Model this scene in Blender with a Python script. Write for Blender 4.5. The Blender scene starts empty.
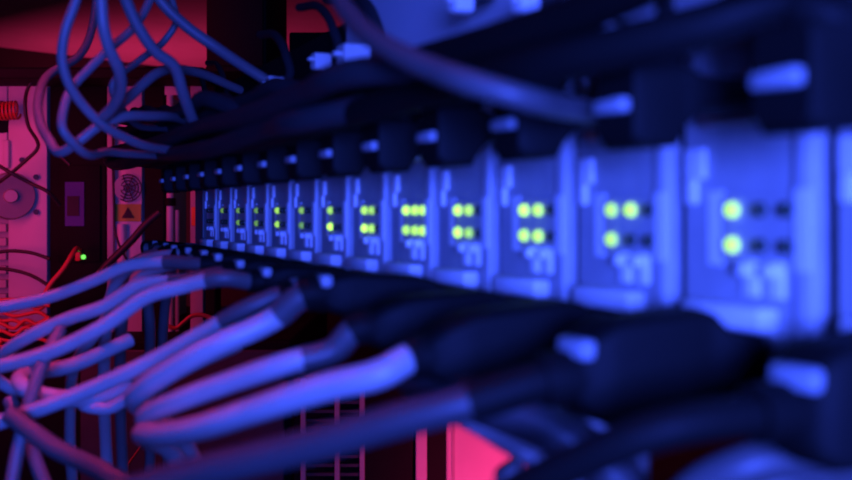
import bpy, bmesh, math, random
from mathutils import Vector, Matrix
random.seed(7)
C = bpy.context.scene
COL = C.collection
PI = math.pi
TH = math.radians(24.0)
CAM = Vector((0, -0.119, 0))
FWD = Vector((-math.cos(TH), math.sin(TH), 0))
RGT = Vector((math.sin(TH), math.cos(TH), 0))
UPV = Vector((0, 0, 1))

def at(px, py, d):
    """a point d metres ahead of the camera position, measured off the photograph"""
    return CAM + FWD * d + RGT * ((px - 426) / 1000 * d) + UPV * ((211 - py) / 1000 * d)

# ------------------------------------------------------------------ materials
def mat(name, col, rough=0.5, metal=0.0, noise=0.0, scale=60, spec=0.5, bump=0.0):
    m = bpy.data.materials.new(name); m.use_nodes = True
    nt = m.node_tree; b = nt.nodes['Principled BSDF']
    b.inputs['Base Color'].default_value = (*col, 1)
    b.inputs['Roughness'].default_value = rough
    b.inputs['Metallic'].default_value = metal
    b.inputs['Specular IOR Level'].default_value = spec
    if noise or bump:
        tc = nt.nodes.new('ShaderNodeTexCoord')
        n = nt.nodes.new('ShaderNodeTexNoise'); n.inputs['Scale'].default_value = scale; n.inputs['Detail'].default_value = 4
        nt.links.new(tc.outputs['Object'], n.inputs['Vector'])
        if noise:
            r = nt.nodes.new('ShaderNodeValToRGB')
            r.color_ramp.elements[0].position = 0.3; r.color_ramp.elements[1].position = 0.7
            r.color_ramp.elements[0].color = (*[c * (1 - noise) for c in col], 1)
            r.color_ramp.elements[1].color = (*[min(1, c * (1 + noise)) for c in col], 1)
            nt.links.new(n.outputs['Fac'], r.inputs['Fac']); nt.links.new(r.outputs['Color'], b.inputs['Base Color'])
        if bump:
            bp = nt.nodes.new('ShaderNodeBump'); bp.inputs['Strength'].default_value = bump; bp.inputs['Distance'].default_value = 0.0005
            nt.links.new(n.outputs['Fac'], bp.inputs['Height']); nt.links.new(bp.outputs['Normal'], b.inputs['Normal'])
    return m

def emit(name, col, s):
    m = mat(name, col, 0.3)
    b = m.node_tree.nodes['Principled BSDF']
    b.inputs['Emission Color'].default_value = (*col, 1); b.inputs['Emission Strength'].default_value = s
    return m

M = dict(
    face=mat('card_face_grey', (0.37, 0.37, 0.38), 0.5, noise=0.08, scale=120),
    ridge=mat('ridge_grey', (0.55, 0.55, 0.56), 0.45),
    white=mat('white_label', (0.85, 0.85, 0.86), 0.6),
    pale=mat('pale_plastic', (0.72, 0.72, 0.72), 0.4),
    hood=mat('black_plastic', (0.007, 0.0065, 0.006), 0.6, spec=0.10, bump=0.2, scale=900),
    ledoff=mat('unlit_lens', (0.03, 0.05, 0.03), 0.25),
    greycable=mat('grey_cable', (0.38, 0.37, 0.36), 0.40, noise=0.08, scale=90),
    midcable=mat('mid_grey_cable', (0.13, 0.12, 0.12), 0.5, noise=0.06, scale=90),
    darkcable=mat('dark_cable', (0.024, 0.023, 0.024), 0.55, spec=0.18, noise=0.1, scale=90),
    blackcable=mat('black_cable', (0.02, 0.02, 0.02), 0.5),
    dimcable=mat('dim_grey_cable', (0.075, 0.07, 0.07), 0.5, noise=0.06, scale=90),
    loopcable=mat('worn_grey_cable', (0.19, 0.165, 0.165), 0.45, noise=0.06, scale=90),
    clip=mat('grey_clip', (0.32, 0.34, 0.36), 0.45),
    knob=mat('dark_knob', (0.22, 0.20, 0.20), 0.5, noise=0.05),
    deepcable=mat('charcoal_cable', (0.040, 0.036, 0.038), 0.5, noise=0.06, scale=90),
    board=mat('green_board', (0.02, 0.06, 0.03), 0.6, noise=0.3, scale=300),
    redcable=mat('red_cable', (0.6, 0.06, 0.035), 0.45),
    steel=mat('steel', (0.6, 0.6, 0.6), 0.35, 0.9),
    darksteel=mat('dark_steel', (0.05, 0.05, 0.055), 0.5, noise=0.1),
    chassis=mat('chassis_grey', (0.12, 0.12, 0.125), 0.55, noise=0.08, scale=80),
    panel=mat('cream_panel', (0.60, 0.58, 0.57), 0.5, noise=0.04, scale=20),
    panel2=mat('worn_panel', (0.42, 0.40, 0.39), 0.5, noise=0.12, scale=25),
    blackpaint=mat('black_paint', (0.005, 0.005, 0.005), 0.7, noise=0.1, spec=0.15),
    ink=mat('black_ink', (0.02, 0.02, 0.02), 0.7),
    yellow=mat('yellow_label', (0.34, 0.46, 0.04), 0.55),
    bluelabel=mat('blue_label', (0.02, 0.035, 0.25), 0.55),
    orange=mat('orange_part', (0.9, 0.22, 0.03), 0.45),
    ceiling=mat('ceiling_paint', (0.45, 0.44, 0.43), 0.85, noise=0.05, scale=6),
    wall=mat('wall_paint', (0.03, 0.03, 0.032), 0.85, noise=0.08, scale=5),
    floor=mat('floor_tile', (0.12, 0.12, 0.12), 0.6, noise=0.15, scale=8),
)
def led(s): return emit('green_lens_%d' % int(s * 100), (0.50, 1.0, 0.07), s * .8)
LED = {s: led(s) for s in (0.25, 0.5, 0.9, 1.3, 1.7, 2.2)}

# ------------------------------------------------------------------ mesh helpers
def bx(bm, c, s, bev=0.0, axes=None):
    """box of size s around c; axes: optional three unit vectors"""
    r = bmesh.ops.create_cube(bm, size=1)
    vs = r['verts']
    a = axes or (Vector((1, 0, 0)), Vector((0, 1, 0)), Vector((0, 0, 1)))
    if bev:
        for v in vs: v.co = Vector((v.co.x * s[0], v.co.y * s[1], v.co.z * s[2]))
        es = list({e for v in vs for e in v.link_edges})
        rb = bmesh.ops.bevel(bm, geom=es, offset=bev, segments=2, affect='EDGES', profile=0.5)
        vs = list({v for v in vs if v.is_valid} | {v for v in rb['verts']})
        for v in vs:
            p = v.co.copy(); v.co = Vector(c) + a[0] * p.x + a[1] * p.y + a[2] * p.z
    else:
        for v in vs:
            p = v.co.copy(); v.co = Vector(c) + a[0] * p.x * s[0] + a[1] * p.y * s[1] + a[2] * p.z * s[2]

def spline(pts, n=8):
    pts = [Vector(p) for p in pts]
    P = [pts[0] * 2 - pts[1]] + pts + [pts[-1] * 2 - pts[-2]]
    out = []
    for i in range(1, len(P) - 2):
        p0, p1, p2, p3 = P[i - 1], P[i], P[i + 1], P[i + 2]
        # centripetal-ish: tangents scaled by chord lengths
        d1 = max((p2 - p1).length, 1e-6); d0 = max((p1 - p0).length, 1e-6); d2 = max((p3 - p2).length, 1e-6)
        m1 = ((p1 - p0) / d0 * d1 + (p2 - p1) / d1 * d0) / (d0 + d1) * d1
        m2 = ((p2 - p1) / d1 * d2 + (p3 - p2) / d2 * d1) / (d1 + d2) * d1
        for k in range(n):
            t = k / n
            h = (2*t**3 - 3*t**2 + 1, t**3 - 2*t**2 + t, -2*t**3 + 3*t**2, t**3 - t**2)
            out.append(p1 * h[0] + m1 * h[1] + p2 * h[2] + m2 * h[3])
    out.append(pts[-1])
    return out

def tube(bm, pts, r, n=8, seg=14):
    path = spline(pts, n) if n else [Vector(p) for p in pts]
    T = [(path[min(i + 1, len(path) - 1)] - path[max(i - 1, 0)]).normalized() for i in range(len(path))]
    u = T[0].orthogonal().normalized()
    rings = []
    for i, p in enumerate(path):
        u = (u - T[i] * u.dot(T[i])).normalized(); v = T[i].cross(u)
        rings.append([bm.verts.new(p + (u * math.cos(2 * PI * k / seg) + v * math.sin(2 * PI * k / seg)) * r) for k in range(seg)])
    for a, b in zip(rings, rings[1:]):
        for k in range(seg):
            bm.faces.new((a[k], a[(k + 1) % seg], b[(k + 1) % seg], b[k]))
    bm.faces.new(list(reversed(rings[0]))); bm.faces.new(rings[-1])

def cyl(bm, p0, p1, r, seg=20, r2=None):
    p0, p1 = Vector(p0), Vector(p1)
    t = (p1 - p0).normalized(); u = t.orthogonal().normalized(); v = t.cross(u)
    r2 = r if r2 is None else r2
    A = [bm.verts.new(p0 + (u * math.cos(2 * PI * k / seg) + v * math.sin(2 * PI * k / seg)) * r) for k in range(seg)]
    B = [bm.verts.new(p1 + (u * math.cos(2 * PI * k / seg) + v * math.sin(2 * PI * k / seg)) * r2) for k in range(seg)]
    for k in range(seg): bm.faces.new((A[k], A[(k + 1) % seg], B[(k + 1) % seg], B[k]))
    bm.faces.new(list(reversed(A))); bm.faces.new(B)

def ring(bm, c, nrm, R, r, seg=28, ts=8):
    t = Vector(nrm).normalized(); u = t.orthogonal().normalized(); v = t.cross(u)
    rows = []
    for k in range(seg):
        a = 2 * PI * k / seg; d = u * math.cos(a) + v * math.sin(a)
        rows.append([bm.verts.new(Vector(c) + d * (R + r * math.cos(2 * PI * j / ts)) + t * r * math.sin(2 * PI * j / ts)) for j in range(ts)])
    for k in range(seg):
        A, B = rows[k], rows[(k + 1) % seg]
        for j in range(ts): bm.faces.new((A[j], A[(j + 1) % ts], B[(j + 1) % ts], B[j]))

def dome(bm, c, nrm, r, h, seg=16, rows=5):
    t = Vector(nrm).normalized(); u = t.orthogonal().normalized(); v = t.cross(u)
    prev = None
    for i in range(rows):
        a = (PI / 2) * i / rows
        cur = [bm.verts.new(Vector(c) + (u * math.cos(2 * PI * k / seg) + v * math.sin(2 * PI * k / seg)) * r * math.cos(a) + t * h * math.sin(a)) for k in range(seg)]
        if prev:
            for k in range(seg): bm.faces.new((prev[k], prev[(k + 1) % seg], cur[(k + 1) % seg], cur[k]))
        else: bm.faces.new(list(reversed(cur)))
        prev = cur
    top = bm.verts.new(Vector(c) + t * h)
    for k in range(seg): bm.faces.new((prev[k], prev[(k + 1) % seg], top))

def loft(bm, secs, n=5):
    """secs: (centre, u, v, half_w, half_h, corner radius): rounded rectangles skinned together"""
    rings = []
    for c, u, v, hw, hh, cr in secs:
        c = Vector(c); R = []
        cr = min(cr, hw * .98, hh * .98)
        for qx, qy, a0 in ((1, 1, 0), (-1, 1, PI / 2), (-1, -1, PI), (1, -1, 1.5 * PI)):
            for k in range(n):
                a = a0 + (PI / 2) * k / (n - 1)
                R.append(bm.verts.new(c + u * (qx * (hw - cr) + cr * math.cos(a)) + v * (qy * (hh - cr) + cr * math.sin(a))))
        rings.append(R)
    m = len(rings[0])
    for A, B in zip(rings, rings[1:]):
        for k in range(m): bm.faces.new((A[k], A[(k + 1) % m], B[(k + 1) % m], B[k]))
    bm.faces.new(list(reversed(rings[0]))); bm.faces.new(rings[-1])

def world_loc(o):
    l = o.location.copy()
    while o.parent: o = o.parent; l += o.location
    return l

def obj(name, bm, m, parent=None, smooth=True, loc=None):
    bmesh.ops.recalc_face_normals(bm, faces=bm.faces)
    me = bpy.data.meshes.new(name)
    base = Vector(loc) if loc is not None else Vector((0, 0, 0))
    if parent is not None: base = world_loc(parent)
    for v in bm.verts: v.co -= base
    bm.to_mesh(me); bm.free()
    me.materials.append(m)
    if smooth:
        for p in me.polygons: p.use_smooth = True
        me.set_sharp_from_angle(angle=math.radians(35))
    o = bpy.data.objects.new(name, me); COL.objects.link(o)
    if parent is not None: o.parent = parent
    else: o.location = base
    return o

def thing(name, label, cat, loc=(0, 0, 0), group=None):
    o = bpy.data.objects.new(name, None); o.empty_display_size = 0.01
    COL.objects.link(o); o.location = loc
    o['label'] = label; o['category'] = cat
    if group: o['group'] = group
    return o

def tag(o, label, cat, group=None):
    o['label'] = label; o['category'] = cat
    if group: o['group'] = group
    return o

def part(name, m, parent, fn, smooth=True, label=None):
    bm = bmesh.new(); fn(bm); o = obj(name, bm, m, parent, smooth)
    if label: o['label'] = label
    return o

X1, Y1, Z1 = Vector((1, 0, 0)), Vector((0, 1, 0)), Vector((0, 0, 1))
W = 0.036
def cx(j): return -(0.1149 + W * (j + 0.5))        # centre of card j along the row

# ------------------------------------------------------------------ the room
RA = math.radians(23)                                # the room is turned against the row of cards
RU = Vector((math.cos(RA), math.sin(RA), 0)); RV = Vector((-math.sin(RA), math.cos(RA), 0))
BW = CAM + FWD * 6.1 + RGT * (-2.6)                  # a point on the back wall's top edge
FLOOR, CEIL = -1.35, 1.0
def room_box(bm, u0, u1, v0, v1, z0, z1):
    c = BW + RU * ((u0 + u1) / 2) + RV * ((v0 + v1) / 2); c.z = (z0 + z1) / 2
    bx(bm, c, (u1 - u0, v1 - v0, z1 - z0), 0, (RU, RV, Z1))
def struct(name, m, *a):
    bm = bmesh.new(); room_box(bm, *a); o = obj(name, bm, m, None, False, BW * 1.0); o['kind'] = 'structure'; return o
struct('floor', M['floor'], -0.1, 8.0, -4.2, 5.2, FLOOR - 0.1, FLOOR)
struct('ceiling', M['ceiling'], -0.1, 8.0, -4.2, 5.2, CEIL, CEIL + 0.1)
struct('wall_back', M['wall'], -0.1, 0.0, -4.2, 5.2, FLOOR, CEIL)
struct('wall_left', M['wall'], 0.0, 8.0, -4.2, -4.1, FLOOR, CEIL)
struct('wall_right', M['wall'], 0.0, 8.0, 5.1, 5.2, FLOOR, CEIL)
struct('baseboard_back', M['darksteel'], 0.0, 0.015, -4.1, 5.1, FLOOR, FLOOR + 0.1)

# ------------------------------------------------------------------ the chassis that holds the cards
XR, XL = 0.03, -(0.1149 + W * 13)                    # right (behind the camera) and left end of the row
XM, XW = (XR + XL) / 2, XR - XL
ch = thing('card_chassis', 'long grey steel chassis holding the row of blue-lit cards', 'chassis', (XM, 0.06, -0.032))
part('back_panel', M['darksteel'], ch, lambda b: bx(b, (XM, 0.12, 0), (XW, 0.002, 0.064)), False)
part('bottom_tray', M['chassis'], ch, lambda b: bx(b, (XM, 0.06, -0.0325), (XW, 0.118, 0.002), 0.0005), False)
part('top_cover', M['chassis'], ch, lambda b: bx(b, (XM, 0.06, 0.0325), (XW, 0.118, 0.002), 0.0005), False)
part('side_panel', M['chassis'], ch, lambda b: bx(b, (XL - 0.001, 0.06, 0), (0.002, 0.12, 0.066), 0.0005), False)
part('side_panel', M['chassis'], ch, lambda b: bx(b, (XR + 0.001, 0.06, 0), (0.002, 0.12, 0.066), 0.0005), False)
def ear(b):
    bx(b, (XL - 0.013, 0.0, 0), (0.022, 0.002, 0.062), 0.0004)
    bx(b, (XL - 0.003, 0.006, 0), (0.002, 0.012, 0.062), 0.0004)
part('mounting_ear', M['chassis'], ch, ear, False)

# upper unit standing over the chassis, its lit front shows between the cables
uu = thing('patch_unit', 'flat grey unit fixed above the row of cards, behind the upper cables', 'equipment', (XM, 0.06, 0.036))
part('housing', M['chassis'], uu, lambda b: bx(b, ((XR - .36) / 2, 0.065, 0.062), (XR + .36, 0.11, 0.05), 0.001), False)
part('front_panel', M['ridge'], uu, lambda b: bx(b, ((XR - .36) / 2, 0.009, 0.062), (XR + .36, 0.002, 0.052), 0.0005), False)
part('blank_panel', M['blackpaint'], uu, lambda b: bx(b, ((XL - .361) / 2, 0.009, 0.054), (-.361 - XL, 0.002, 0.036), 0.0005), False)
for q in range(0, 6, 2):
    part('screw', M['steel'], uu, lambda b: (cyl(b, (cx(q) + 0.017, 0.0081, 0.082), (cx(q) + 0.017, 0.0066, 0.082), 0.003, 16, 0.0026), bx(b, (cx(q) + 0.017, 0.0065, 0.082), (0.004, 0.0004, 0.0007))), False)

# ------------------------------------------------------------------ cards
LIT = {0: ([1.7], [1.7]), 1: ([1.3, 1.7], [1.3]), 2: ([2.2, 1.7], [1.7, 1.7]), 3: ([2.2, 1.3], [2.2, .9]),
       4: ([2.2, 1.7, 1.7], [1.3, 1.3, 1.7]), 5: ([1.3, .9], [2.2, 1.3]), 6: ([.9], [2.2]), 7: ([.5], [.25]),
       8: ([.9], [.9]), 9: ([.25], [.25]), 10: ([.25], [.25]), 11: ([.25], []), 12: ([], []), -1: ([], [])}
CARDLAB = {
    -1: 'grey card cut off by the right edge of the photo, beyond the two-light card',
    0: 'big pale card with two green lights beside four dark unlit ones',
    1: 'grey card showing three green lights, left neighbour of the two-light pale card',
    2: 'grey card with two wide pairs of green lights, third whole card from the right',
    3: 'grey card with brighter left lights in its pairs, fourth whole card from the right',
    4: 'grey card with two full rows of three green lights, fifth whole card from the right',
    5: 'narrow-looking grey card with two green pairs, sixth whole card from the right',
    6: 'grey card whose lower green light outshines the upper, seventh whole card from the right',
    7: 'grey card with two faint green lights, eighth whole card from the right',
    8: 'small distant card with two clear green lights, ninth whole card from the right',
    9: 'distant reddish card with two very faint lights, tenth whole card from the right',
    10: 'distant reddish card with faint lights, third card from the far left end',
    11: 'far card with a single dim light, second card from the left end',
    12: 'farthest unlit card at the left end of the row'}
def make_card(j):
    X = cx(j)
    t = thing('equipment_card', CARDLAB[j], 'equipment card', (X, 0, -0.0315), 'row of cards in the chassis')
    def f(b):
        bx(b, (X - 0.0003, 0.001, 0), (0.0328, 0.002, 0.062), 0.0005)
    part('faceplate', M['face'], t, f, False)
    part('circuit_board', M['board'], t, lambda b: bx(b, (X, 0.05, 0.0), (0.0016, 0.096, 0.058)), False)
    xr = X + W / 2                                   # right edge, k = j
    def rg(b): bx(b, (xr - 0.0042, -0.0006, 0), (0.0038, 0.0014, 0.060), 0.0005)
    part('edge_ridge', M['ridge'], t, rg)
    def lab(b): bx(b, (xr - 0.0042, -0.0014, -0.003), (0.0030, 0.0004, 0.013))
    part('label_strip', M['white'], t, lab, False)
    def lab2(b):
        bx(b, (xr - W * 0.72, -0.0002, -0.003), (0.0036, 0.0004, 0.013))
    part('label_strip', M['white'], t, lab2, False)
    def st(b):
        bx(b, (xr - W * 0.86, -0.0006, 0.0085), (0.0055, 0.0012, 0.0055), 0.0004)
        bx(b, (xr - W * 0.89, -0.0006, 0.0035), (0.0030, 0.0012, 0.0045), 0.0004)
    part('latch', M['white'], t, st)
    for q in (0.30, 0.46):
        part('switch', M['white'], t, lambda b: (bx(b, (xr - W * q, -0.0005, -0.0113), (0.0036, 0.0012, 0.0062), 0.0004), bx(b, (xr - W * q, -0.0020, -0.0098), (0.0022, 0.0024, 0.0022), 0.0005)))
    def bez(b): bx(b, (xr - W * 0.40, -0.0004, -0.003), (0.0185, 0.0008, 0.0115), 0.0003)
    part('light_bezel', M['face'], t, bez, False)
    for row, z in ((0, 0.0002), (1, -0.0058)):
        on = LIT[j][row]
        for c, fr in enumerate((0.57, 0.385, 0.225)):
            s = on[c] if c < len(on) else 0
            o = part('status_light', LED[s] if s else M['ledoff'], t, lambda b: (cyl(b, (xr - W * fr, -0.0006, z), (xr - W * fr, -0.0014, z), 0.0013, 16), dome(b, (xr - W * fr, -0.0014, z), (0, -1, 0), 0.0013, 0.0010)))
            o['label'] = 'lit green status light' if s else 'unlit dark status light'
    def ledge(b):
        bx(b, (xr - W * 0.57, -0.0022, -0.0178), (0.020, 0.0045, 0.0040), 0.0008)
    part('bottom_ledge', M['white'], t, ledge)
    def sock(b, z):
        bx(b, (X, -0.0014, z), (0.019, 0.003, 0.0085), 0.0006)
    part('socket', M['steel'], t, lambda b: sock(b, 0.0190))
    part('socket', M['steel'], t, lambda b: sock(b, -0.0240))
    for s in (-1, 1):
        part('screw', M['steel'], t, lambda b: (cyl(b, (X + s * 0.0125 - 0.001, 0.0001, 0.0265), (X + s * 0.0125 - 0.001, -0.0016, 0.0265), 0.0022, 14, 0.0019), bx(b, (X + s * 0.0125 - 0.001, -0.0017, 0.0265), (0.003, 0.0004, 0.0006))), False)
for j in range(-1, 13): make_card(j)

# ------------------------------------------------------------------ upper cables: black plugs with a pale clip
UPLAB = {
    -2: 'dark cable entering over the right edge of the photo above the biggest clip',
    -1: 'dark cable and black plug with the biggest, rightmost blue-lit clip',
    0: 'dark cable and black plug above the two-light card, second upper clip from the right',
    1: 'dark cable and black plug above the three-light card, third upper clip from the right',
    2: 'dark cable and black plug fourth from the right in the upper row',
    3: 'dark cable and black plug fifth from the right in the upper row',
    4: 'dark cable and black plug sixth from the right in the upper row',
    5: 'dark cable and small black plug seventh from the right in the upper row',
    6: 'dark cable and small black plug eighth from the right in the upper row',
    7: 'dark cable and small black plug ninth from the right in the upper row',
    8: 'dark cable and small black plug tenth from the right in the upper row',
    9: 'dark cable with tiny black plug, fourth from the far end of the upper row',
    10: 'dark cable with tiny black plug, third from the far end of the upper row',
    11: 'dark cable with tiny black plug, second from the far end of the upper row',
    12: 'dark cable with the farthest tiny black plug of the upper row'}
slots = {-2: (-0.0375, .0300), -1: (-0.0385, .0228), 0: (-0.0305, .0300), 1: (-0.0450, .0295), 2: (-0.0455, .0225),
         3: (-0.0240, .0370), 4: (-0.0310, .0390), 5: (-0.0170, .0410), 6: (-0.0385, .0420), 7: (-0.0240, .0450),
         8: (-0.0310, .0465), 9: (-0.0165, .0485), 10: (-0.0385, .0495), 11: (-0.0235, .0530), 12: (-0.0310, .0540)}
def upper(j):
    X = cx(j)
    t = thing('plugged_cable', UPLAB[j], 'cable', (X, -0.003, 0.019), 'dark cables plugged along the upper row')
    def hd(b):
        secs = []
        for y, zc, hw, hh in ((-0.0030, .0190, .0070, .0026), (-0.0140, .0190, .0068, .0028), (-0.0170, .0182, .0058, .0052), (-0.0185, .0170, .0056, .0068), (-0.0255, .0168, .0056, .0070), (-0.0270, .0172, .0050, .0060)):
            secs.append((Vector((X, y, zc)), X1, Z1, hw, hh, .0018))
        loft(b, secs)
    part('plug_hood', M['hood'], t, hd)
    def tabm(b):
        bx(b, (X, -0.0276, 0.0166), (0.0082, 0.0022, 0.0024), 0.0008)
    part('clip', M['clip'], t, tabm, label='pale plastic clip')
    Ys, Zs = slots[j]
    ph = random.uniform(0, 6)
    pts = [(X, -0.0175, .0235), (X - 0.003, -0.0200, .0275), (X - 0.012, (Ys - .020) / 2, (Zs + .0275) / 2), (X - 0.030, Ys, Zs)]
    xx = X - 0.07
    while xx > -0.66:
        w = 0.0012 * math.sin(xx * 30 + ph)
        pts.append((xx, Ys + w, Zs + 0.006 * max(0, (-xx - .35) / .3) + w)); xx -= 0.07
    e = 0.004 * (j % 4)
    pts += [(-0.70 - e, Ys + .012, Zs + .012), (-0.735 - e, 0.03 + Ys * .5, Zs + .010), (-0.745 - e, 0.09, Zs - .002), (-0.745 - e, 0.14, Zs - .06)]
    part('jacket', M['darkcable' if j > 0 else 'blackcable' if j == 0 else 'hood'], t, lambda b: tube(b, pts, 0.0032, 6, 12))
    part('strain_relief', M['hood'], t, lambda b: tube(b, [(X, -0.0172, .0228), (X - .001, -0.0185, .0255), (X - 0.0032, -0.0202, .0278)], 0.0042, 4, 12))
for j in range(-2, 13): upper(j)

# small pale plugs on the unit above
PP = [(352, 58, .330, 1.0), (326, 62, .372, .7), (279, 85, .430, .8), (256, 107, .55, .6), (235, 110, .60, .6), (460, 3, .245, .55), (525, 3, .215, .5), (612, 41, .150, .55)]
PL = ['tall pale plug on the upper unit near the photo top, over the sixth card', 'short pale plug just left of the tall pale plug', 'dim pale plug above the far part of the row, below the dark red patch',
      'small pale plug low over the far cards, right one of a close pair', 'tiny pale plug low over the far cards, left one of a close pair', 'bright pale plug cut by the top edge, left one of two',
      'bright pale plug cut by the top edge, right one of two', 'dim pale clip among the black cables above the three-light card']
for (px, py, d, s), lb in zip(PP, PL):
    p = at(px, py, d); p.y = min(p.y, -0.004)
    t = thing('small_plug', lb, 'plug', p, 'pale plugs above the cable bundle')
    def body(b):
        loft(b, [(p + Vector((0, dy, 0)), X1, Z1, .0038 * s, .0044 * s * k, .0012) for dy, k in ((-.004 * s, .9), (-.003 * s, 1), (.004 * s, 1), (.005 * s, .9))])
    part('body', M['pale'], t, body)
    part('tab', M['pale'], t, lambda b: bx(b, p + Vector((0, -.0052 * s, .001 * s)), (.004 * s, .003 * s, .0016 * s), .0004 * s))
    lead = [p + Vector((0, .004 * s, 0)), p + Vector((-.001, .010, .004)), p + Vector((-.006, .012, .014)), p + Vector((-.02, .010, .024)), p + Vector((-.05, .008, .03))]
    for q in lead: q.y = min(q.y, 0.003)
    part('jacket', M['darkcable'], t, lambda b: tube(b, lead, 0.002 * s + .0004, 5, 10))

# ------------------------------------------------------------------ lower cables
def lower(j, L, z1, hh, pts, label, m='greycable', r=0.0027, tab=True, wd=0.0058, n=8, shade_sleeve=0):
    X = cx(j)
    t = thing('plugged_cable', label, 'cable', (X, -0.003, -0.024), 'cables plugged along the lower row')
    z0 = -0.0240
    def hd(b):
        secs = []
        for f, hw, h in ((0.0, .0080, .0038), (.15, .0080, .0040), (.24, wd, hh * .9), (.32, wd, hh), (.80, wd * .95, hh * .95), (.93, wd * .85, hh * .75), (1.0, wd * .6, hh * .5)):
            y = -0.003 - (L - .003) * f
            secs.append((Vector((X - .004 * f, y, z0 + (z1 - z0) * f)), X1, Z1, hw, h, .002))
        loft(b, secs)
    part('plug_hood', M['hood'], t, hd)
    tip = Vector((X - .004, -L, z1))
    if tab:
        part('clip', M['clip'], t, lambda b: bx(b, tip + Vector((0.001, .0008, hh * .52)), (.0080, .0030, .0032), .0009), label='pale plastic clip')
    P = [tip + Vector((0.0002, .004, 0)), tip + Vector((-.0005, -.003, -.0002))] + [at(*q) for q in pts]
    full = spline(P, n)
    part('strain_relief', M['hood'], t, lambda b: tube(b, full[:n + 2], r * 1.45, 0, 14))
    if shade_sleeve:  # dark sleeve: the hood's shade on the cable end, put into colour
        part('shade_sleeve', M['hood' if j == 0 else 'dimcable'], t, lambda b: tube(b, full[:int(n * shade_sleeve)], r * 1.12, 0, 16), label='dark sleeve imitating the shade beside the hood')
    part('jacket', M[m], t, lambda b: tube(b, P, r, n, 16))

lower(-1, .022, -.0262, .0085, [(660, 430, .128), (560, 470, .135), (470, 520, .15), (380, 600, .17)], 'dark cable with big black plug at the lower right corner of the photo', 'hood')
lower(0, .033, -.0265, .0090, [(470, 402, .158), (400, 420, .160), (320, 443, .165), (210, 470, .174), (90, 505, .19), (-40, 560, .21)], 'dim purple cable crossing the bottom edge, from the black plug under the three-light card', 'deepcable', r=.0030, shade_sleeve=2.2)
lower(1, .042, -.0275, .0078, [(385, 372, .186), (330, 386, .190), (262, 408, .202), (200, 428, .220), (162, 434, .240), (144, 433, .262), (146, 438, .285), (172, 452, .31), (190, 490, .33), (195, 560, .35)], 'brightest thick grey cable ending in a rounded bend beside the dark gap', r=.0029, tab=False)
lower(2, .040, -.0262, .0068, [(335, 350, .223), (292, 362, .222), (230, 382, .232), (175, 402, .246), (148, 414, .262), (150, 424, .285), (178, 436, .31), (200, 480, .34), (205, 560, .36)], 'purple-lit grey cable between the brightest cable and the one above it', r=.0027, tab=False, shade_sleeve=2.9)
lower(3, .040, -.0210, .0062, [(275, 318, .256), (215, 346, .254), (165, 374, .262), (140, 392, .274), (136, 402, .292), (152, 414, .31), (176, 440, .33), (186, 520, .35)], 'bright grey cable with a shiny spot, second below the dark hoods', r=.0031, shade_sleeve=2.0)
lower(4, .036, -.0240, .0058, [(255, 305, .288), (205, 332, .292), (150, 362, .298), (100, 385, .305), (50, 405, .312), (0, 422, .32), (-70, 445, .33), (-140, 470, .34), (-220, 560, .34), (-240, 760, .34), (-240, 1000, .34)], 'grey cable running down to the left edge, lowest of those reaching it', r=.0025, shade_sleeve=2.8)
lower(5, .036, -.0225, .0055, [(225, 278, .318), (180, 287, .322), (148, 296, .324), (110, 322, .326), (60, 348, .33), (0, 366, .34), (-70, 380, .35), (-150, 430, .36), (-200, 560, .37), (-210, 1000, .37)], 'grey cable with bright crest reaching the left edge just above the lowest one', r=.0025, shade_sleeve=2.6)
lower(6, .036, -.0215, .0052, [(190, 280, .352), (140, 285, .356), (105, 306, .360), (70, 318, .365), (30, 336, .37), (4, 354, .38), (-6, 376, .39), (20, 392, .40), (60, 398, .40)], 'grey cable bending back near the left edge in a tight loop', r=.0025, shade_sleeve=2.6)
lower(7, .036, -.0205, .0050, [(170, 262, .392), (128, 266, .396), (95, 280, .400), (50, 297, .405), (8, 306, .41), (-40, 312, .42), (-90, 330, .43), (-140, 390, .44), (-160, 520, .44), (-160, 900, .44)], 'uppermost grey cable reaching the left edge over the pink cabinet', r=.0025, shade_sleeve=2.3)
lower(8, .034, -.0205, .0050, [(185, 262, .42), (150, 272, .425), (128, 290, .43), (95, 335, .44), (75, 365, .45), (70, 420, .46), (75, 520, .47)], 'grey cable dropping behind the loops at left', r=.0025)
lower(9, .034, -.0205, .0048, [(180, 256, .455), (140, 262, .46), (118, 280, .47), (106, 330, .48), (104, 380, .49), (110, 520, .50)], 'grey cable from the fourth plug of the far end, dropping out of sight', r=.0030)
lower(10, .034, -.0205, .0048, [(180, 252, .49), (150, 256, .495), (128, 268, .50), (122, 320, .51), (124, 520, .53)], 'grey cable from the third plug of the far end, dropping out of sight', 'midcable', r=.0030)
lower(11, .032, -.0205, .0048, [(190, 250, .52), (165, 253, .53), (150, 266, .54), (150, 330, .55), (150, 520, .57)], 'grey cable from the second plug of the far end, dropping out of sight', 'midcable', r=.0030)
lower(12, .032, -.0205, .0048, [(196, 249, .56), (178, 255, .57), (170, 280, .58), (170, 520, .60)], 'grey cable from the farthest plug of the lower row', 'midcable', r=.0030)

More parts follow.
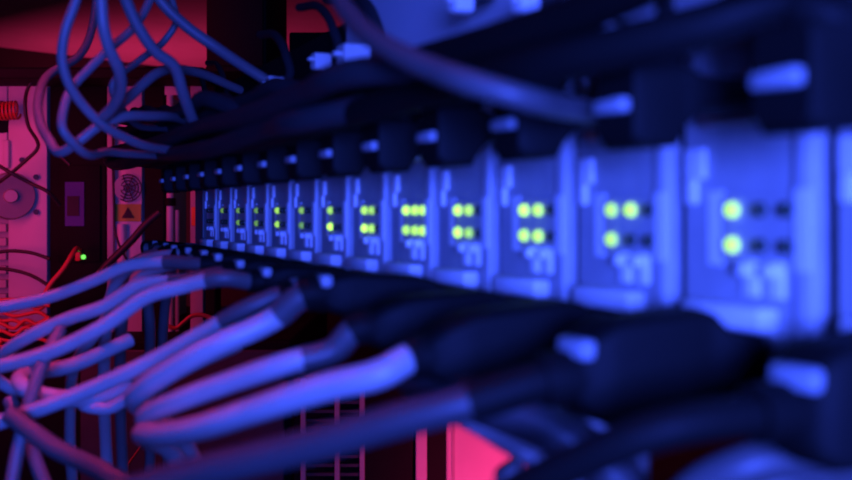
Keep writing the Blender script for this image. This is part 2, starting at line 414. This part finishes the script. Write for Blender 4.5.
# loose cables
def loose(name, pts, label, m, r, cat='cable', group=None, n=8):
    P = [at(*q) for q in pts]
    bm = bmesh.new(); tube(bm, P, r, n, 14)
    return tag(obj(name, bm, M[m], None, True, P[0]), label, cat, group)
loose('patch_cable', [(240, 345, .345), (180, 372, .345), (128, 398, .35), (110, 408, .352), (86, 406, .355), (90, 396, .37), (140, 380, .39), (230, 340, .42)], 'short grey cable loop lying below the two bright cable bends', 'greycable', .0022)
loose('patch_cable', [(130, 384, .362), (95, 397, .355), (60, 398, .35), (30, 391, .35), (20, 382, .356), (28, 374, .37), (70, 366, .39), (130, 340, .41)], 'grey cable bend with rounded end just above the bottom left corner', 'greycable', .0030)
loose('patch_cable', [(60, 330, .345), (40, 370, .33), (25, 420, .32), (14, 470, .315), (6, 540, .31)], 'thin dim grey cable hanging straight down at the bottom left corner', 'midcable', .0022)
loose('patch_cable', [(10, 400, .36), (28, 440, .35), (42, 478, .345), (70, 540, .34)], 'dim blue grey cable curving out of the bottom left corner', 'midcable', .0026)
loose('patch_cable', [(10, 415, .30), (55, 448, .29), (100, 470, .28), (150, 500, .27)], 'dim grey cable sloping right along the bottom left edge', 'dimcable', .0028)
# loops hanging at upper left
loose('hanging_cable', [(116, -420, .36), (100, -200, .36), (86, -60, .36), (76, 0, .36), (65, 32, .36), (62, 58, .362), (68, 82, .365), (82, 104, .37), (98, 121, .375), (130, 140, .39), (170, 150, .42), (215, 150, .46)], 'pale hanging cable, leftmost arc at the top left, crossing the red ceiling', 'loopcable', 0.00189)
loose('hanging_cable', [(128, -420, .34), (112, -200, .34), (98, -60, .34), (101, 0, .34), (104, 30, .342), (109, 48, .345), (119, 70, .352), (121, 88, .36), (112, 108, .37), (104, 116, .375), (128, 98, .40), (156, 74, .42), (195, 72, .46), (240, 90, .50)], 'bright pale cable dropping from the top edge right of the leftmost arc', 'loopcable', 0.00213)
loose('hanging_cable', [(195, -420, .43), (179, -200, .43), (165, -50, .43), (138, 22, .41), (104, 54, .39), (88, 70, .385), (72, 88, .38), (64, 108, .375), (63, 130, .372), (74, 144, .375), (110, 152, .41), (170, 156, .46)], 'short pale cable loop inside the leftmost hanging arc', 'loopcable', 0.00180)
loose('hanging_cable', [(240, 140, .52), (190, 122, .46), (150, 116, .41), (118, 118, .395), (96, 128, .39), (78, 142, .388), (62, 152, .39), (48, 138, .40), (38, 112, .42), (40, 92, .44), (50, 74, .47), (80, 55, .50), (100, -40, .55), (115, -220, .55), (120, -380, .55)], 'pale cable bent into a sharp V over the pink cabinet edge', 'loopcable', 0.00205)
loose('hanging_cable', [(142, -420, .36), (126, -200, .36), (112, -60, .36), (126, 0, .37), (140, 30, .375), (156, 52, .38), (174, 66, .385), (182, 90, .39), (192, 118, .40), (205, 140, .42), (230, 150, .45)], 'dim purple cable arching from the top edge down to the dark bundle', 'midcable', 0.00230)
loose('hanging_cable', [(170, -420, .42), (154, -200, .42), (140, -60, .42), (160, 0, .42), (186, 26, .425), (214, 46, .43), (250, 70, .44), (300, 100, .45)], 'dim purple cable right of the arching one, reaching the bundle', 'midcable', 0.00246)
loose('hanging_cable', [(182, -420, .46), (166, -200, .46), (152, -60, .46), (172, 0, .46), (176, 22, .46), (165, 40, .46), (140, 60, .45), (112, 86, .44), (124, 112, .45), (170, 130, .50)], 'thin dim cable crossing behind the arching cables', 'midcable', 0.00164)
loose('hanging_cable', [(370, -420, .235), (354, -200, .235), (340, -60, .235), (338, -6, .215), (352, 18, .20), (385, 46, .18), (430, 68, .166), (475, 84, .157), (520, 97, .156), (556, 106, .165), (590, 112, .180)], 'dim grey cable sloping down right from the top middle edge', 'dimcable', .0021)

# pale plug and cables hanging under the row at the lower right
t = thing('pale_connector', 'grey connector hood under the big black plugs at the bottom right', 'plug', at(585, 440, .20))
a, u = (at(640, 470, .20) - at(520, 425, .20)).normalized(), None
def pc(b):
    n = FWD
    loft(b, [(at(535, 450, .195), n, Z1, .006, .0035, .002), (at(560, 440, .195), n, Z1, .008, .0056, .002), (at(585, 440, .195), n, Z1, .009, .0072, .002), (at(620, 452, .195), n, Z1, .009, .0070, .002), (at(640, 458, .195), n, Z1, .0085, .0062, .002)])
part('hood', M['loopcable'], t, pc)
part('jacket', M['midcable'], t, lambda b: tube(b, [at(580, 445, .186), at(576, 462, .185), at(574, 500, .186), at(570, 560, .19)], .0030, 6, 14))
part('jacket', M['midcable'], t, lambda b: tube(b, [at(622, 450, .186), at(624, 470, .185), at(630, 520, .186), at(640, 560, .19)], .0028, 6, 14))
loose('patch_cable', [(455, 412, .196), (480, 426, .190), (515, 447, .186), (548, 467, .185), (585, 495, .186), (640, 540, .19)], 'dim grey cable sloping down across the pink panel corner', 'loopcable', .0020)
loose('patch_cable', [(960, 430, .150), (860, 445, .150), (800, 455, .150), (745, 466, .150), (700, 486, .153), (660, 530, .155)], 'grey cable curving along the bottom right edge under black plugs', 'dimcable', .0032)
loose('patch_cable', [(980, 455, .165), (860, 470, .162), (790, 476, .160), (740, 500, .16)], 'lower grey cable in the bottom right corner', 'dimcable', .0034)
loose('patch_cable', [(505, 466, .200), (515, 480, .200), (525, 500, .20), (540, 540, .20)], 'dim grey cable at the bottom edge in front of the pink panel', 'loopcable', .0030)

loose('patch_cable', [(415, 378, .205), (450, 392, .190), (500, 408, .182), (550, 428, .178), (600, 462, .176), (650, 520, .176)], 'thick charcoal cable sloping down over the pink panel corner under the black plugs', 'deepcable', .0042)

# ------------------------------------------------------------------ the red-lit equipment behind
BX, BY = RGT, FWD                                    # these cabinets stand facing the camera's aisle
def bbox(b, x0, y0, x1, y1, d, depth, bev=0.0):
    p = at((x0 + x1) / 2, (y0 + y1) / 2, d) + BY * (depth / 2)
    bx(b, p, ((x1 - x0) / 1000 * d, depth, (y1 - y0) / 1000 * d), bev, (BX, BY, Z1))
D = 1.5
NF = -BY
# pink-lit cabinet
t = thing('steel_cabinet', 'pale cabinet lit pink at the left edge, with round knob and screws', 'cabinet', at(-10, 320, D + .1))
part('front_panel', M['panel'], t, lambda b: bbox(b, 8, 86, 47, 335, D, .02, .002))
part('body', M['panel2'], t, lambda b: bbox(b, -70, 90, 46, 335, D + .021, .30, .002))
part('side_strip', M['panel'], t, lambda b: bbox(b, -70, 86, 7, 218, D, .02, .002))
part('top_edge', M['panel'], t, lambda b: bbox(b, -70, 79.5, 48, 86, D - .004, .32, .002))
def slots_(b):
    for y in range(224, 330, 14): bbox(b, -70, y, 6, y + 8, D + .004, .014, .001)
part('vent_grille', M['panel2'], t, slots_, False)
part('rib', M['panel'], t, lambda b: bbox(b, 2, 140, 8.5, 168, D - .008, .012, .002))
kn = part('knob', M['knob'], t, lambda b: (cyl(b, at(11, 196, D - .022), at(11, 196, D + .002), .033, 40, .036),), True)
part('knob_centre', M['panel2'], kn, lambda b: cyl(b, at(11, 196, D - .030), at(11, 196, D - .020), .009, 24, .011))
for (x, y) in ((36, 177), (36, 212), (22, 160)):
    part('screw', M['darksteel'], t, lambda b: (cyl(b, at(x, y, D - .006), at(x, y, D + .001), .0042, 14)))
def hole(b): cyl(b, at(2, 117, D - .004), at(2, 117, D + .003), .024, 32)
part('opening', M['blackpaint'], t, hole)
# spring-like coil
def coil(b):
    pts = []
    for k in range(0, 15 * 9):
        a = 2 * PI * k / 15
        pts.append(at(-16 + 34 * k / 134, 112 - 2 * k / 134, D - .022) + BY * (.010 * math.cos(a)) + Z1 * (.013 * math.sin(a)))
    tube(b, pts, .0018, 0, 6)
bm = bmesh.new(); coil(bm); tag(obj('coiled_lead', bm, M['redcable'], None, True, at(2, 111, D - .022)), 'coiled red lead at the left edge above the knob', 'cord')
for pts, lb in (([(36, 76, D - .05), (28, 88, D - .05), (25, 104, D - .04), (28, 125, D - .04), (38, 147, D - .05), (24, 162, D - .05), (10, 174, D - .05), (-20, 195, D - .04)], 'dark cord looping down the pink cabinet and left over the knob'),
                ([(48, 76, D - .07), (41, 92, D - .07), (38, 110, D - .06), (44, 132, D - .06), (58, 153, D - .07), (70, 165, D - .07)], 'second dark cord hanging along the right side of the pink cabinet'),
                ([(-10, 160, D - .07), (11, 173, D - .07), (30, 183, D - .06), (48, 192, D - .06), (60, 205, D - .04)], 'dark cord crossing just above the round knob'),
                ([(-10, 253, D - .03), (15, 251, D - .03), (32, 253, D - .03), (50, 259, D - .03)], 'dark cord across the pink cabinet, upper of two level ones'),
                ([(-10, 268, D - .03), (12, 270, D - .03), (30, 275, D - .03), (46, 284, D - .03), (60, 296, D - .03)], 'dark cord across the pink cabinet, lower of two level ones')):
    loose('thin_cord', pts, lb, 'blackcable', .0026, 'cord')
for k in range(9):                                    # tangle of red leads
    y = 300 + 5 * k
    pts = [(-30 + 4 * k, y + random.uniform(-5, 5), D - .06 - .008 * k)] + [(x, y + random.uniform(-7, 7), D - .06 - .008 * k) for x in (-12, 2, 14, 26, 38, 50)]
    loose('red_lead', pts, 'red lead in the tangle at the foot of the pink cabinet', 'redcable', .0026, 'cord', 'tangle of red leads')
loose('red_lead', [(40, 305, 1.40), (50, 285, 1.41), (64, 268, 1.42), (72, 255, 1.43), (76, 249, 1.45), (78, 250, 1.475)], 'red lead rising to the dark module beside the green light', 'redcable', .0036, 'cord')
loose('red_lead', [(160, 322, 1.2), (168, 326, 1.2), (176, 328, 1.2), (184, 322, 1.2), (192, 316, 1.2), (202, 315, 1.2), (216, 320, 1.2)], 'bright red lead zigzagging behind the grey cables', 'redcable', .0026, 'cord')
loose('red_lead', [(150, 430, 1.1), (142, 445, 1.1), (130, 462, 1.1), (115, 490, 1.1)], 'thin straight red lead under the brightest cable end', 'redcable', .0012, 'cord')

# dark module with blue label and green light
t = thing('dark_module', 'black module with blue label and tiny green light, right of the pink cabinet', 'equipment', at(77, 320, D + .05))
part('housing', M['blackpaint'], t, lambda b: bbox(b, 49.5, 84, 106, 335, D, .30, .003))
part('inset_panel', M['blackpaint'], t, lambda b: bbox(b, 58, 165, 100, 262, D - .004, .004, .001))
lb_ = part('sticker', M['bluelabel'], t, lambda b: bbox(b, 65, 182, 84, 226, D - .0055, .0015))
part('dark_window', M['ink'], lb_, lambda b: bbox(b, 67, 196, 79, 216, D - .0068, .0012))
part('green_light', emit('small_green_lens', (.18, 1, .12), 1.2), t, lambda b: dome(b, at(83.5, 257, D - .004), NF, .0036, .004))
part('red_plug', M['redcable'], t, lambda b: bbox(b, 75, 249, 80, 261, D - .012, .010, .001))

# pale column with fan and warning label
t = thing('fan_unit', 'pale upright unit with round fan guard and yellow warning sticker', 'equipment', at(125, 320, D + .05))
part('housing', M['panel'], t, lambda b: bbox(b, 108, 84, 142, 335, D, .28, .002))
part('side_flange', M['panel2'], t, lambda b: bbox(b, 107, 86, 113, 335, D - .012, .012, .001))
fan = part('fan_opening', M['panel2'], t, lambda b: cyl(b, at(128, 188, D - .004), at(128, 188, D + .001), .0205, 32))
def guard(b):
    for R in (.006, .011, .0155, .020): ring(b, at(128, 188, D - .006), NF, R, .0010)
    for a in range(4):
        v = BX * math.cos(a * PI / 4 + .4) + Z1 * math.sin(a * PI / 4 + .4); p = at(128, 188, D - .006)
        cyl(b, p - v * .02, p + v * .02, .0009, 8)
part('fan_guard', M['darksteel'], fan, guard)
ys = part('warning_sticker', M['yellow'], t, lambda b: bbox(b, 115, 204, 141, 221.5, D - .0022, .002), False)
def tri(b):
    p = at(128, 213, D - .003); s = .0095
    vs = [b.verts.new(p + BX * x * s + Z1 * z * s + NF * n) for n in (0, .0006) for x, z in ((-1.0, -.8), (1.0, -.8), (0, .9))]
    b.faces.new(vs[:3][::-1]); b.faces.new(vs[3:])
    for k in range(3): b.faces.new((vs[k], vs[(k + 1) % 3], vs[3 + (k + 1) % 3], vs[3 + k]))
part('triangle_mark', M['ink'], ys, tri, False)
part('round_rib', M['panel'], t, lambda b: cyl(b, at(122, 224, D - .004), at(122, 300, D - .004), .007, 16))
loose('thin_cord', [(113, 120, D - .03), (113, 170, D - .03), (114, 205, D - .03), (115, 230, D - .03), (120, 247, D - .03), (128, 262, D - .03)], 'thin dark cord hanging down the left side of the fan unit', 'blackcable', .0018, 'cord')
loose('thin_cord', [(160, 212, D - .06), (146, 224, D - .06), (132, 240, D - .06), (118, 254, D - .06), (104, 268, D - .06), (92, 285, D - .06)], 'thick dark cord slanting across the foot of the fan unit', 'blackcable', .0055, 'cord')

# black rack frame: posts, header and cross beams
for (x0, y0, x1, y1, dd, dp, nm, lb) in ((144, 66, 165, 335, D, .04, 'rack_post', 'black upright post right of the fan unit'),
        (205, 66, 216, 335, D, .04, 'rack_post', 'black upright post beside the farthest card'),
        (-90, 67, 204, 78.5, D - .10, .09, 'header_beam', 'black beam under the dark red ceiling at top left'),
        (289, 32, 600, 64, D - .01, .06, 'cross_beam', 'black beam just under the dark red patch at the top')):
    bm = bmesh.new(); bbox(bm, x0, y0, x1, y1, dd, dp, .003)
    tag(obj(nm, bm, M['blackpaint'], None, False, at((x0 + x1) / 2, y1, dd)), lb, 'beam' if 'beam' in nm else 'post')
t = thing('slim_post', 'slim pale double post with a dark collar, right of the black post', 'post', at(172, 320, D))
part('tube', M['panel'], t, lambda b: cyl(b, at(170, 80, D), at(170, 335, D), .0052, 16))
part('tube', M['panel2'], t, lambda b: cyl(b, at(177, 210, D + .005), at(177, 335, D + .005), .0035, 16))
part('collar', M['blackpaint'], t, lambda b: cyl(b, at(170, 198, D), at(170, 206, D), .0085, 16))
part('flag_plate', M['panel'], t, lambda b: bbox(b, 164.5, 82, 182, 95, D - .006, .004, .001))
part('flag_plate', M['panel'], t, lambda b: bbox(b, 165, 116, 176, 134, D - .006, .004, .001))
t = thing('relay_module', 'narrow pale module with an orange part, last before the cards', 'equipment', at(196, 320, D))
part('housing', M['panel2'], t, lambda b: bbox(b, 190, 82, 203, 335, D, .10, .002))
part('relay', M['orange'], t, lambda b: bbox(b, 191, 207, 200, 226, D - .014, .016, .002))
part('terminal', M['orange'], t, lambda b: (bbox(b, 192, 180, 198, 190, D - .008, .009, .001)))

# black cabinet hanging above
t = thing('black_cabinet', 'black cabinet hanging at the top, left of the dark red patch', 'cabinet', at(240, 60, D - .1))
part('body', M['blackpaint'], t, lambda b: bbox(b, 206, -120, 267, 72, D - .12, .20, .004))
part('door', M['blackpaint'], t, lambda b: bbox(b, 210, -114, 263, 66, D - .126, .005, .002))

# lower equipment seen under the cables
t = thing('black_cabinet', 'black low cabinet in shadow under the grey cables at left', 'cabinet', at(150, 900, 1.38))
part('body', M['blackpaint'], t, lambda b: bbox(b, -75, 340, 292, 900, 1.40, .5, .004), False)
part('door', M['darksteel'], t, lambda b: bbox(b, 80, 350, 284, 880, 1.394, .005, .002), False)
t = thing('slatted_rack', 'dim red rack with bars and slats under the cables, bottom middle', 'rack', at(334, 900, 1.32))
for x in (303, 337, 362):
    part('upright', M['panel2'], t, lambda b: bbox(b, x - 2.5, 380, x + 2.5, 900, 1.30, .012, .001), False)
def sl(b):
    for y in range(392, 900, 9): bbox(b, 306, y, 360, y + 3, 1.306, .010)
part('slats', M['darksteel'], t, sl, False)
part('backing', M['blackpaint'], t, lambda b: bbox(b, 294, 376, 412, 900, 1.325, .01), False)
t = thing('pink_post', 'upright post glowing pink at the bottom edge, left of the pink panel', 'post', at(421, 900, 1.35))
part('post', M['panel'], t, lambda b: bbox(b, 415.5, 425, 427, 900, 1.34, .03, .002), False)
part('rear_channel', M['blackpaint'], t, lambda b: bbox(b, 413, 420, 446, 900, 1.372, .04, .002), False)
t = thing('side_cabinet', 'pale cabinet lit bright pink at the bottom middle under the black plugs', 'cabinet', at(500, 900, 1.5))
part('front_panel', M['panel'], t, lambda b: bbox(b, 446, 330, 640, 900, 1.40, .02, .003), False)
part('body', M['panel2'], t, lambda b: bbox(b, 448, 332, 638, 900, 1.421, .40, .003), False)
part('seam_strip', M['panel2'], t, lambda b: bbox(b, 452, 335, 455, 898, 1.397, .004), False)

# ------------------------------------------------------------------ light
def area(name, p, tgt, w, h, col, e, spread=PI):
    l = bpy.data.lights.new(name, 'AREA'); l.shape = 'RECTANGLE'; l.size = w; l.size_y = h; l.color = col; l.energy = e; l.spread = spread
    o = bpy.data.objects.new(name, l); COL.objects.link(o); o.location = p
    d = Vector(tgt) - Vector(p); o.rotation_euler = d.to_track_quat('-Z', 'Y').to_euler(); return o
BLUE = (0.045, 0.095, 1.0)
RED = (1.0, 0.032, 0.18)
area('blue_lamp', CAM + RGT * 0.02 - FWD * 0.14 + UPV * 0.005, CAM + FWD * .22 + RGT * .02 - UPV * .01, .06, .06, BLUE, 4.9)
area('red_lamp', (-1.25, -0.36, 0.10), at(110, 200, D), .25, .5, RED, 1.9)
area('added_red_low_fill', CAM + FWD * 1.0 + RGT * .14 - UPV * .55, at(520, 470, 1.40), .2, .2, RED, 0.55, math.radians(70))  # added red fill out of view, brightens the pink cabinet below
red_fill = area('added_red_strip_fill', (-0.36, -0.165, 0.55), (-0.36, -0.115, -0.05), .5, .04, RED, 0.17, math.radians(16))  # added overhead red fill, unseen, turns the lower left cables purple
dz = Vector((0, -0.05, 0.6)).normalized(); dy = dz.cross(X1)
red_fill.rotation_euler = Matrix((X1, dy, dz)).transposed().to_euler()
area('red_ceiling_lamp', BW + RU * 0.55 + RV * 0.2 - UPV * .30, BW + RU * .5 + RV * 1.0 + UPV * .1, .4, .4, RED, 23.0)

w = bpy.data.worlds.new('World'); C.world = w; w.use_nodes = True
bg = w.node_tree.nodes['Background']; bg.inputs['Color'].default_value = (0.5, 0.45, 0.5, 1); bg.inputs['Strength'].default_value = 0.03

# ------------------------------------------------------------------ camera
cd = bpy.data.cameras.new('camera'); cam = bpy.data.objects.new('camera', cd); COL.objects.link(cam)
cd.sensor_width = 36; cd.lens = 1000 / 852 * 36; cd.clip_start = 0.005; cd.clip_end = 50
cam.location = CAM
cam.rotation_euler = FWD.to_track_quat('-Z', 'Y').to_euler()
cd.shift_y = -29 / 852
cd.dof.use_dof = True; cd.dof.focus_distance = 0.80; cd.dof.aperture_fstop = 15.5
C.camera = cam
vs = C.view_settings
vs.view_transform = 'Standard'; vs.look = 'None'; vs.exposure = 0; vs.gamma = 1; vs.use_curve_mapping = False
